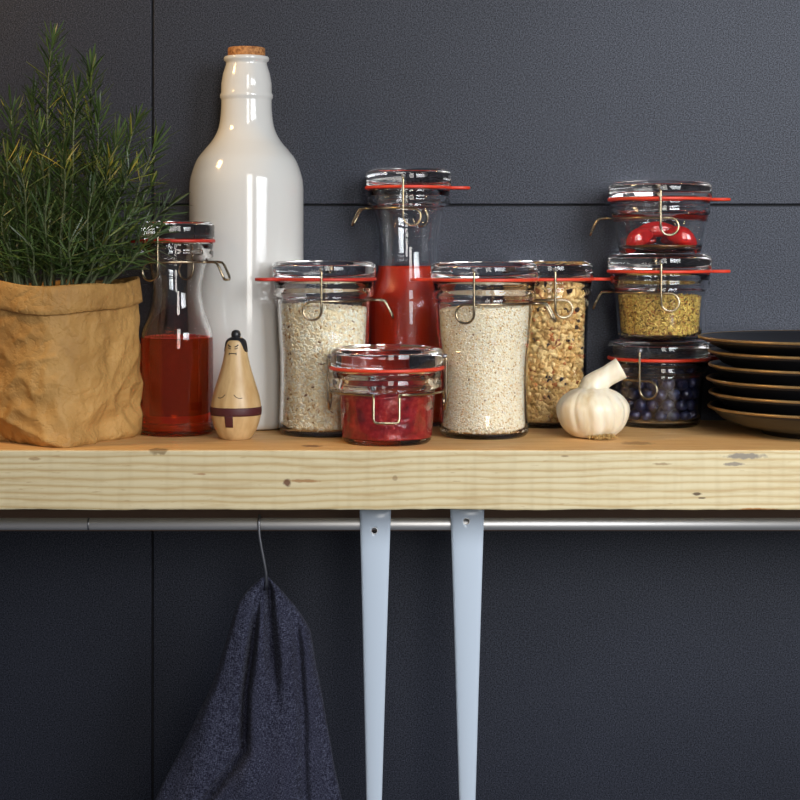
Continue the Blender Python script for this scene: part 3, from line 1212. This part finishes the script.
# ------------------------------------------------------------------ utensils on the rail
def utensil(xc, w0, w1, hole_y, ztop, label, name, lean):
    t_front = ROD_T - ROD_R - .0016
    u = thing(name, label, 'utensil', (PX(xc, t_front), t_front, ROD_Z), 0, 'enamelled utensils hanging from the rail')
    kk = K(t_front) / 1000
    zt = ztop - ROD_Z
    zbot = PZ(842, t_front) - ROD_Z
    # centre line (y,z): down the front, over the rail, down behind
    path = []
    for i in range(60):
        f = i / 59
        path.append((0, zbot + (zt - .009 - zbot) * f))
    rb2 = (2 * (ROD_R + .0016)) / 2
    for i in range(1, 15):
        a = math.pi * i / 14
        path.append((rb2 - rb2 * math.cos(a), zt - .009 + .009 * math.sin(a)))
    path.append((2 * rb2 + .0003, zt - .016))
    path.append((2 * rb2 + .0010, zt - .024))
    nu = 12
    th = .0011
    V, F = [], []
    tot = len(path)
    for j, (y, z) in enumerate(path):
        yimg = 250 + (EYE - (z + ROD_Z)) / kk
        f = (min(max(yimg, 510), 842) - 510) / 290
        hw = (w0 + (w1 - w0) * (f ** .92)) / 2 * kk
        if j >= 60:
            hw *= 1 - .25 * (j - 60) / 16
        a = path[min(j + 1, tot - 1)]
        b = path[max(j - 1, 0)]
        tg = Vector((0, a[0] - b[0], a[1] - b[1])).normalized()
        nm = Vector((0, -tg[2], tg[1]))  # outward
        xs = lean * (z - zt)
        for side in (1, -1):
            for i in range(nu + 1):
                q = (2 * i / nu - 1)
                crown = (1 - q * q) * .0016 * (1 if j < 60 else .4)
                p = Vector((xs + q * hw, y, z)) + nm * (side * th * (1 - .7 * q ** 8) + crown - .0008)
                V.append(p)
    Wd = (nu + 1) * 2
    for j in range(tot - 1):
        o_ = j * Wd
        for i in range(nu):
            F.append((o_ + i, o_ + i + 1, o_ + Wd + i + 1, o_ + Wd + i))
            F.append((o_ + nu + 1 + i, o_ + Wd + nu + 1 + i, o_ + Wd + nu + 2 + i, o_ + nu + 2 + i))
        F.append((o_, o_ + Wd, o_ + Wd + nu + 1, o_ + nu + 1))
        F.append((o_ + nu, o_ + 2 * nu + 1, o_ + Wd + 2 * nu + 1, o_ + Wd + nu))
    for o_, rev in ((0, False), ((tot - 1) * Wd, True)):
        for i in range(nu):
            q = (o_ + i, o_ + nu + 1 + i, o_ + nu + 2 + i, o_ + i + 1)
            F.append(q[::-1] if rev else q)
    h = mesh_obj('handle', V, F, M['enamel'], u)
    bmx = bmesh.new()
    bmx.from_mesh(h.data)
    bmesh.ops.recalc_face_normals(bmx, faces=bmx.faces)
    bmx.to_mesh(h.data)
    bmx.free()
    # the hanging hole is cut right through
    zh = PZ(hole_y, t_front) - ROD_Z
    xh = lean * (zh - zt) - .0008
    cv, cf = tube([(xh, -.006, zh), (xh, .0035, zh)], .0030, 28)
    cut = mesh_obj('cut', cv, cf, M['enamel'], u)
    md = h.modifiers.new('hole', 'BOOLEAN')
    md.object = cut
    md.operation = 'DIFFERENCE'
    md.solver = 'EXACT'
    bpy.context.view_layer.update()
    dg = bpy.context.evaluated_depsgraph_get()
    nm_ = bpy.data.meshes.new_from_object(h.evaluated_get(dg))
    h.modifiers.clear()
    h.data = nm_
    bpy.data.objects.remove(cut)
    ring = [(xh + .0032 * math.cos(a), -.0022 + .0004, zh + .0032 * math.sin(a)) for a in np.linspace(0, 2 * math.pi, 32, endpoint=False)]
    V, F = tube(ring, .0004, 6, closed=True)
    mesh_obj('eyelet', V, F, M['steel'], u)
    # shallow bowl below the frame
    V, F = lathe([(0, -.020), (.020, -.017), (.034, -.008), (.040, .004), (.0385, .0045), (.033, -.006), (.019, -.0145), (0, -.0175)], 48)
    bo = mesh_obj('bowl', V, F, M['enamel'], u)
    bo.location = (lean * (zbot - zt), .0, zbot - .030)
    bo.rotation_euler = (math.radians(75), 0, 0)
    return u


utensil(375.3, 31.5, 15.5, 530.5, -.0645, 'pale blue enamel utensil handle, the left one, with its hole below the rail', 'kitchen_spoon', .004)
utensil(467.3, 34, 16.5, 521, -.0615, 'pale blue enamel utensil handle, the right one, its hole showing the rail', 'kitchen_spoon', .0)

# ------------------------------------------------------------------ hook and towel
t_h = ROD_T
hk = []
xh0 = PX(259.5, t_h)
for i in range(13):
    a = math.pi * (1.15 - 1.15 * i / 12 * 1.0) - .0
    hk.append((xh0, ROD_T + (ROD_R + .0016) * math.cos(a) * -1 * -1, ROD_Z + .0025 + (ROD_R + .0016) * math.sin(a)))
hk = []
for i in range(15):
    a = -0.4 + (math.pi + .4) * i / 14
    hk.append((xh0, ROD_T + (ROD_R + .0014) * math.cos(a), ROD_Z + .001 + (ROD_R + .0014) * math.sin(a)))
yf = ROD_T - ROD_R - .0014
hk += [(xh0 + .0002, yf, ROD_Z - .006), (xh0 + .001, yf, ROD_Z - .014), (xh0 + .003, yf + .001, ROD_Z - .026), (PX(264.5, t_h), yf + .002, PZ(560, t_h)),
       (PX(266.5, t_h), yf + .003, PZ(572, t_h)), (PX(266.8, t_h), yf + .005, PZ(582, t_h)), (PX(266, t_h), yf + .010, PZ(590, t_h)), (PX(265, t_h), yf + .017, PZ(590, t_h)), (PX(265, t_h), yf + .020, PZ(584, t_h))]
sm = []
for i in range(len(hk) - 1):
    sm.append(hk[i])
V, F = tube(hk, .0015, 8)
o = mesh_obj('hanging_hook', V, F, M['hook'])
tag(o, 'thin grey wire hook on the rail holding the dark towel', 'hook')

t_t = .085
kt = K(t_t) / 1000
Lp = [(577, 265.5), (579, 260), (582, 256), (590, 247), (600, 239), (612, 234), (628, 230), (655, 222), (680, 214), (710, 200), (745, 183), (775, 167), (800, 155), (860, 128), (900, 118)]
Rp = [(577, 266.5), (579, 270), (582, 273), (590, 281), (600, 290), (612, 300), (628, 310), (640, 312), (670, 317), (700, 323), (735, 329), (775, 336), (800, 342), (860, 352), (900, 358)]


def towel():
    rows, cols = 190, 150
    ys = np.linspace(577, 900, rows)
    V, F = [], []
    xl = np.interp(ys, [p[0] for p in Lp], [p[1] for p in Lp])
    xr = np.interp(ys, [p[0] for p in Rp], [p[1] for p in Rp])
    ker = np.ones(7) / 7
    xl = np.convolve(np.pad(xl, 3, 'edge'), ker, 'valid')
    xr = np.convolve(np.pad(xr, 3, 'edge'), ker, 'valid')

    def fold(x, y):
        d = 0
        g = lambda c, s: math.exp(-((x - c) / s) ** 2)
        f = min(1, max(0, (y - 580) / 60))
        # ridge running down from the hook
        cx = np.interp(y, [580, 640, 700, 760, 820], [264, 263, 256, 250, 246])
        d += .010 * f * g(cx, 9 + 5 * f)
        # deep fold right of it
        c2 = np.interp(y, [580, 620, 665, 720], [268, 271, 275, 278])
        d -= .024 * g(c2, 3.4 + 3 * f) * min(1, (y - 578) / 15) * (1 - max(0, min(1, (y - 650) / 60)))
        # long fold left of it, which swings out to the left
        c3 = np.interp(y, [580, 620, 690, 745, 765, 800, 860], [262, 256, 247, 246, 230, 203, 160])
        e = (x - c3)
        st = f * .028
        d -= st * math.exp(-(e / 4.0) ** 2) * (1 if y < 745 else .7)
        if y > 735:
            d += .014 * min(1, (y - 735) / 30) * (1 / (1 + math.exp(-e / 4))) * math.exp(-max(0, e) / 60)
        # broad swell right
        c4 = np.interp(y, [590, 650, 800], [286, 290, 285])
        d += .012 * f * g(c4, 16 + 8 * f)
        c5 = np.interp(y, [590, 640, 700, 800], [293, 299, 303, 306])
        d -= .013 * f * g(c5, 5)
        c6 = np.interp(y, [590, 650, 800], [246, 232, 195])
        d += .012 * f * g(c6, 12 + 10 * f)
        d += .0022 * f * noise.noise(Vector((x * .06, y * .022, 0))) * 2 + .0008 * noise.noise(Vector((x * .2, y * .1, 4)))
        return d
    for j, y in enumerate(ys):
        f = min(1, (y - 577) / 50)
        T = .001 + .025 * min(1, (y - 577) / 50) ** .6 if y > 577 else .001
        wob = 1.2 * noise.noise(Vector((0, y * .03, 8)))
        for i in range(cols):
            a = 2 * math.pi * i / cols
            u = -math.cos(a)
            x = (xl[j] + xr[j]) / 2 + (xr[j] - xl[j] + wob) / 2 * u
            sy = math.sin(a)
            if sy >= 0:
                edge = min(1, sy * 2.2)
                yy = -(T * sy ** .7 * .8 + fold(x, y) * edge)
            else:
                yy = T * .5 * abs(sy) ** .7
            V.append(((x - 400) * kt, t_t + yy, PZ(y, t_t)))
    for j in range(rows - 1):
        for i in range(cols):
            F.append((j * cols + i, (j + 1) * cols + i, (j + 1) * cols + (i + 1) % cols, j * cols + (i + 1) % cols))
    F.append(tuple(range(cols)))
    return V, F


V, F = towel()
o = mesh_obj('linen_towel', V, F, M['towel'])
tag(o, 'dark indigo linen towel draped from the wire hook under the shelf', 'towel')

# ------------------------------------------------------------------ potted rosemary
bag_x, bag_y = PX(50, .11), .114
pot = thing('potted_rosemary', 'bushy rosemary plant in a crumpled brown paper bag', 'plant', (bag_x, bag_y, 0))


def bag_r(a, z):
    """radius of the bag: soft square at the foot, rounder at the top"""
    f = min(1, max(0, z / .16))
    n = 5.0 - 2.2 * f
    a2 = a + math.radians(26)
    c, s = abs(math.cos(a2)), abs(math.sin(a2))
    sq = 1 / (c ** n + s ** n) ** (1 / n)
    r = (.0835 * (1 - f) + .0835 * f) * sq
    return r


def bag_pt(a, z, off=0.0, crease=1.0):
    r = bag_r(a, z) + off
    f = 1 - min(1, z / .15)
    p = Vector((math.cos(a) * 1.0, math.sin(a) * 1.0, z * 11))
    n1 = noise.noise(p * 1.7 + Vector((3, 1, 0)))
    n2 = abs(noise.noise(p * 3.1 + Vector((7, 2, 1))))
    n3 = abs(noise.noise(Vector((p.x * 5.5, p.y * 5.5, p.z * 3.6)) + Vector((1, 9, 2))))
    r += crease * (.0045 * n1 * (0.4 + f) - .0075 * n2 * (.35 + f) - .0030 * n3)
    # bottom gusset pushed in above the foot
    g = math.exp(-((z - .022 - .012 * math.sin(a * 2 + 1)) / .011) ** 2)
    r += crease * (-.004 * g)
    r -= .004 * math.exp(-(z / .003) ** 2)
    # diagonal fold across the foot, left of the front corner
    x_ = r * math.cos(a)
    zl = (.032 - x_) * .42
    if math.sin(a) < 0 and z < zl and x_ < .032:
        r -= crease * min(.024, (zl - z) * .75) * min(1, -math.sin(a) * 1.5)
    if math.sin(a) < 0 and x_ < .040:
        r += crease * .0045 * math.exp(-(abs(z - max(zl, 0)) / .007)) * min(1, -math.sin(a) * 1.5)
    return Vector((r * math.cos(a), r * math.sin(a), z))


def bag_top(a):
    return .166 + .003 * math.sin(a * 2 + .6) + .0016 * math.sin(5 * a)


seg, nz = 260, 90
V, F = [], []
for j in range(nz + 1):
    for i in range(seg):
        a = 2 * math.pi * i / seg
        z = bag_top(a) * (j / nz)
        V.append(bag_pt(a, z))
for j in range(nz):
    for i in range(seg):
        F.append((j * seg + i, j * seg + (i + 1) % seg, (j + 1) * seg + (i + 1) % seg, (j + 1) * seg + i))
F.append(tuple(range(seg - 1, -1, -1)))
# inner wall
n0 = len(V)
for j in range(8):
    for i in range(seg):
        a = 2 * math.pi * i / seg
        z = bag_top(a) - .0002 - j * .006
        V.append(bag_pt(a, z, -.0012))
for j in range(7):
    for i in range(seg):
        F.append((n0 + j * seg + i, n0 + j * seg + (i + 1) % seg, n0 + (j + 1) * seg + (i + 1) % seg, n0 + (j + 1) * seg + i))
for i in range(seg):
    F.append((nz * seg + i, nz * seg + (i + 1) % seg, n0 + (i + 1) % seg, n0 + i))
bag = mesh_obj('paper_bag', V, F, M['paper'], pot)
# folded cuff
V, F = [], []
prof = [(.0006, .0006), (.0022, .0010), (.0036, -.0006), (.0040, -.006), (.0042, -.014), (.0044, -.022), (.0042, -.0262), (.0030, -.0270), (.0008, -.0262)]
for i in range(seg):
    a = 2 * math.pi * i / seg
    ext = 1 + .08 * math.sin(a * 1.0 + 4) + .03 * math.sin(4 * a)
    for (o_, dz) in prof:
        z = bag_top(a) + dz * ext
        V.append(bag_pt(a, z, o_ + .0007 * noise.noise(Vector((math.cos(a) * 6, math.sin(a) * 6, dz * 90)))))
np_ = len(prof)
for i in range(seg):
    j = (i + 1) % seg
    for q in range(np_ - 1):
        F.append((i * np_ + q, i * np_ + q + 1, j * np_ + q + 1, j * np_ + q))
mesh_obj('folded_cuff', V, F, M['paper'], bag)
V, F = lathe([(0, .148), (.04, .150), (.076, .146)], 48)
mesh_obj('soil', V, F, M['soil'], pot)

# rosemary stems with needles
prng = random.Random(21)


def needle(base, d, up, L, wd):
    """a narrow bent leaf, 4-sided"""
    side = d.cross(up)
    if side.length < 1e-4:
        side = Vector((1, 0, 0))
    side.normalize()
    nrm = side.cross(d).normalized()
    V, F = [], []
    n = 4
    curl = prng.uniform(-.10, .22)
    for i in range(n + 1):
        f = i / n
        c = base + d * (L * f) + nrm * (curl * L * f * f) + Vector((0, 0, -.06 * L * f * f))
        w_ = wd * (.45 + 1.1 * f if f < .5 else 1.0 - .25 * (f - .5)) if f < 1 else wd * .25
        V += [c - side * w_, c + nrm * w_ * .35, c + side * w_, c - nrm * w_ * .45]
    for i in range(n):
        for q in range(4):
            F.append((i * 4 + q, i * 4 + (q + 1) % 4, (i + 1) * 4 + (q + 1) % 4, (i + 1) * 4 + q))
    F.append((0, 1, 2, 3))
    F.append((n * 4 + 3, n * 4 + 2, n * 4 + 1, n * 4))
    return V, F


def stem(base, tip, bow, dens=.0056, nl=.037, start=.12):
    base, tip = Vector(base), Vector(tip)
    L = (tip - base).length
    n = 26
    pts = []
    sidev = Vector((bow[0], bow[1], 0))
    ph = prng.uniform(0, 6)
    for i in range(n + 1):
        f = i / n
        p = base.lerp(tip, f)
        p += sidev * math.sin(math.pi * f) + Vector((.0016 * math.sin(9 * f + ph), .0016 * math.cos(8 * f + ph), 0))
        # rises first, then spreads
        sp_ = (f - f ** 1.5) * -.35
        p.x += (tip.x - base.x) * sp_
        p.y += (tip.y - base.y) * sp_
        pts.append(p)
    V, F = tube(pts, .0015, 7, taper=lambda f: 1.15 - .75 * f)
    st = mesh_obj('stem', V, F, M['stem'], pot)
    parts = []
    m = int(L * (1 - start) / dens)
    rot0 = prng.uniform(0, 3)
    for j in range(m):
        f = start + (1 - start) * (j + .5) / m
        x = f * n
        i0 = min(n - 1, int(x))
        p = pts[i0].lerp(pts[i0 + 1], x - i0)
        tg = (pts[min(n, i0 + 1)] - pts[i0]).normalized()
        o1 = tg.orthogonal().normalized()
        o2 = tg.cross(o1)
        near = f ** 6
        for q in range(3 if f < .9 else 4):
            a = rot0 + j * 1.047 + q * (2.094 if f < .9 else 1.571) + prng.uniform(-.35, .35)
            out = o1 * math.cos(a) + o2 * math.sin(a)
            el = prng.uniform(.15, .85) * (1 - near * .4) + near * .75
            d = (out * math.cos(el) + tg * math.sin(el)).normalized()
            LL = nl * prng.uniform(.7, 1.15) * (1 - .25 * near)
            e_ = p + d * LL
            if p.z < .168 or (e_.z < .176 and math.hypot(e_.x, e_.y) > .066):
                continue
            parts.append(needle(p, d, tg, LL, .00110 * prng.uniform(.8, 1.2)))
    V, F = join(parts)
    mesh_obj('needles', V, F, M['leaf'], st, smooth=False)


def T(x, y, t):
    return (PX(x, t) - bag_x, t - bag_y, PZ(y, t))


def Bz(x, t):
    bx0, by0 = PX(x, t) - bag_x, t - bag_y
    q = min(1, .058 / max(1e-6, math.hypot(bx0, by0)))
    return (bx0 * q, by0 * q, .149)


main = [((50, .12), (52, 38, .12)), ((75, .13), (93, 64, .14)), ((88, .10), (116, 135, .09)), ((100, .10), (157, 140, .085)), ((30, .10), (12, 108, .10)),
        ((40, .15), (33, 95, .17)), ((70, .08), (110, 158, .06)), ((95, .07), (128, 168, .05)), ((20, .12), (-12, 120, .12)), ((100, .12), (170, 205, .09)),
        ((110, .08), (160, 232, .065)), ((60, .06), (64, 150, .03)), ((35, .06), (22, 170, .02)), ((85, .16), (138, 120, .20)), ((55, .17), (72, 120, .2)),
        ((15, .08), (-20, 180, .05)), ((75, .06), (92, 190, .03)), ((50, .05), (44, 205, .015)), ((100, .06), (130, 215, .035)), ((90, .09), (100, 110, .11)),
        ((25, .07), (2, 215, .03)), ((65, .10), (78, 90, .10)), ((45, .08), (40, 130, .06)), ((60, .14), (62, 70, .16)), ((85, .05), (108, 235, .03)),
        ((105, .10), (150, 185, .13)), ((35, .05), (28, 240, .025)), ((70, .05), (72, 235, .02))]
for (bx_, bt_), (tx, ty, tt) in main:
    stem(Bz(bx_, bt_), T(tx, ty, tt), (prng.uniform(-.006, .006), prng.uniform(-.006, .006)))
for i in range(24):
    bx_, bt_ = prng.uniform(5, 100), prng.uniform(.06, .17)
    ty = prng.uniform(150, 255)
    tx = bx_ + (bx_ - 50) * prng.uniform(.1, .7) + prng.uniform(-14, 14)
    stem(Bz(bx_, bt_), T(tx, ty, bt_ + (bt_ - .115) * .5), (prng.uniform(-.008, .008), prng.uniform(-.006, .006)), dens=.0062)
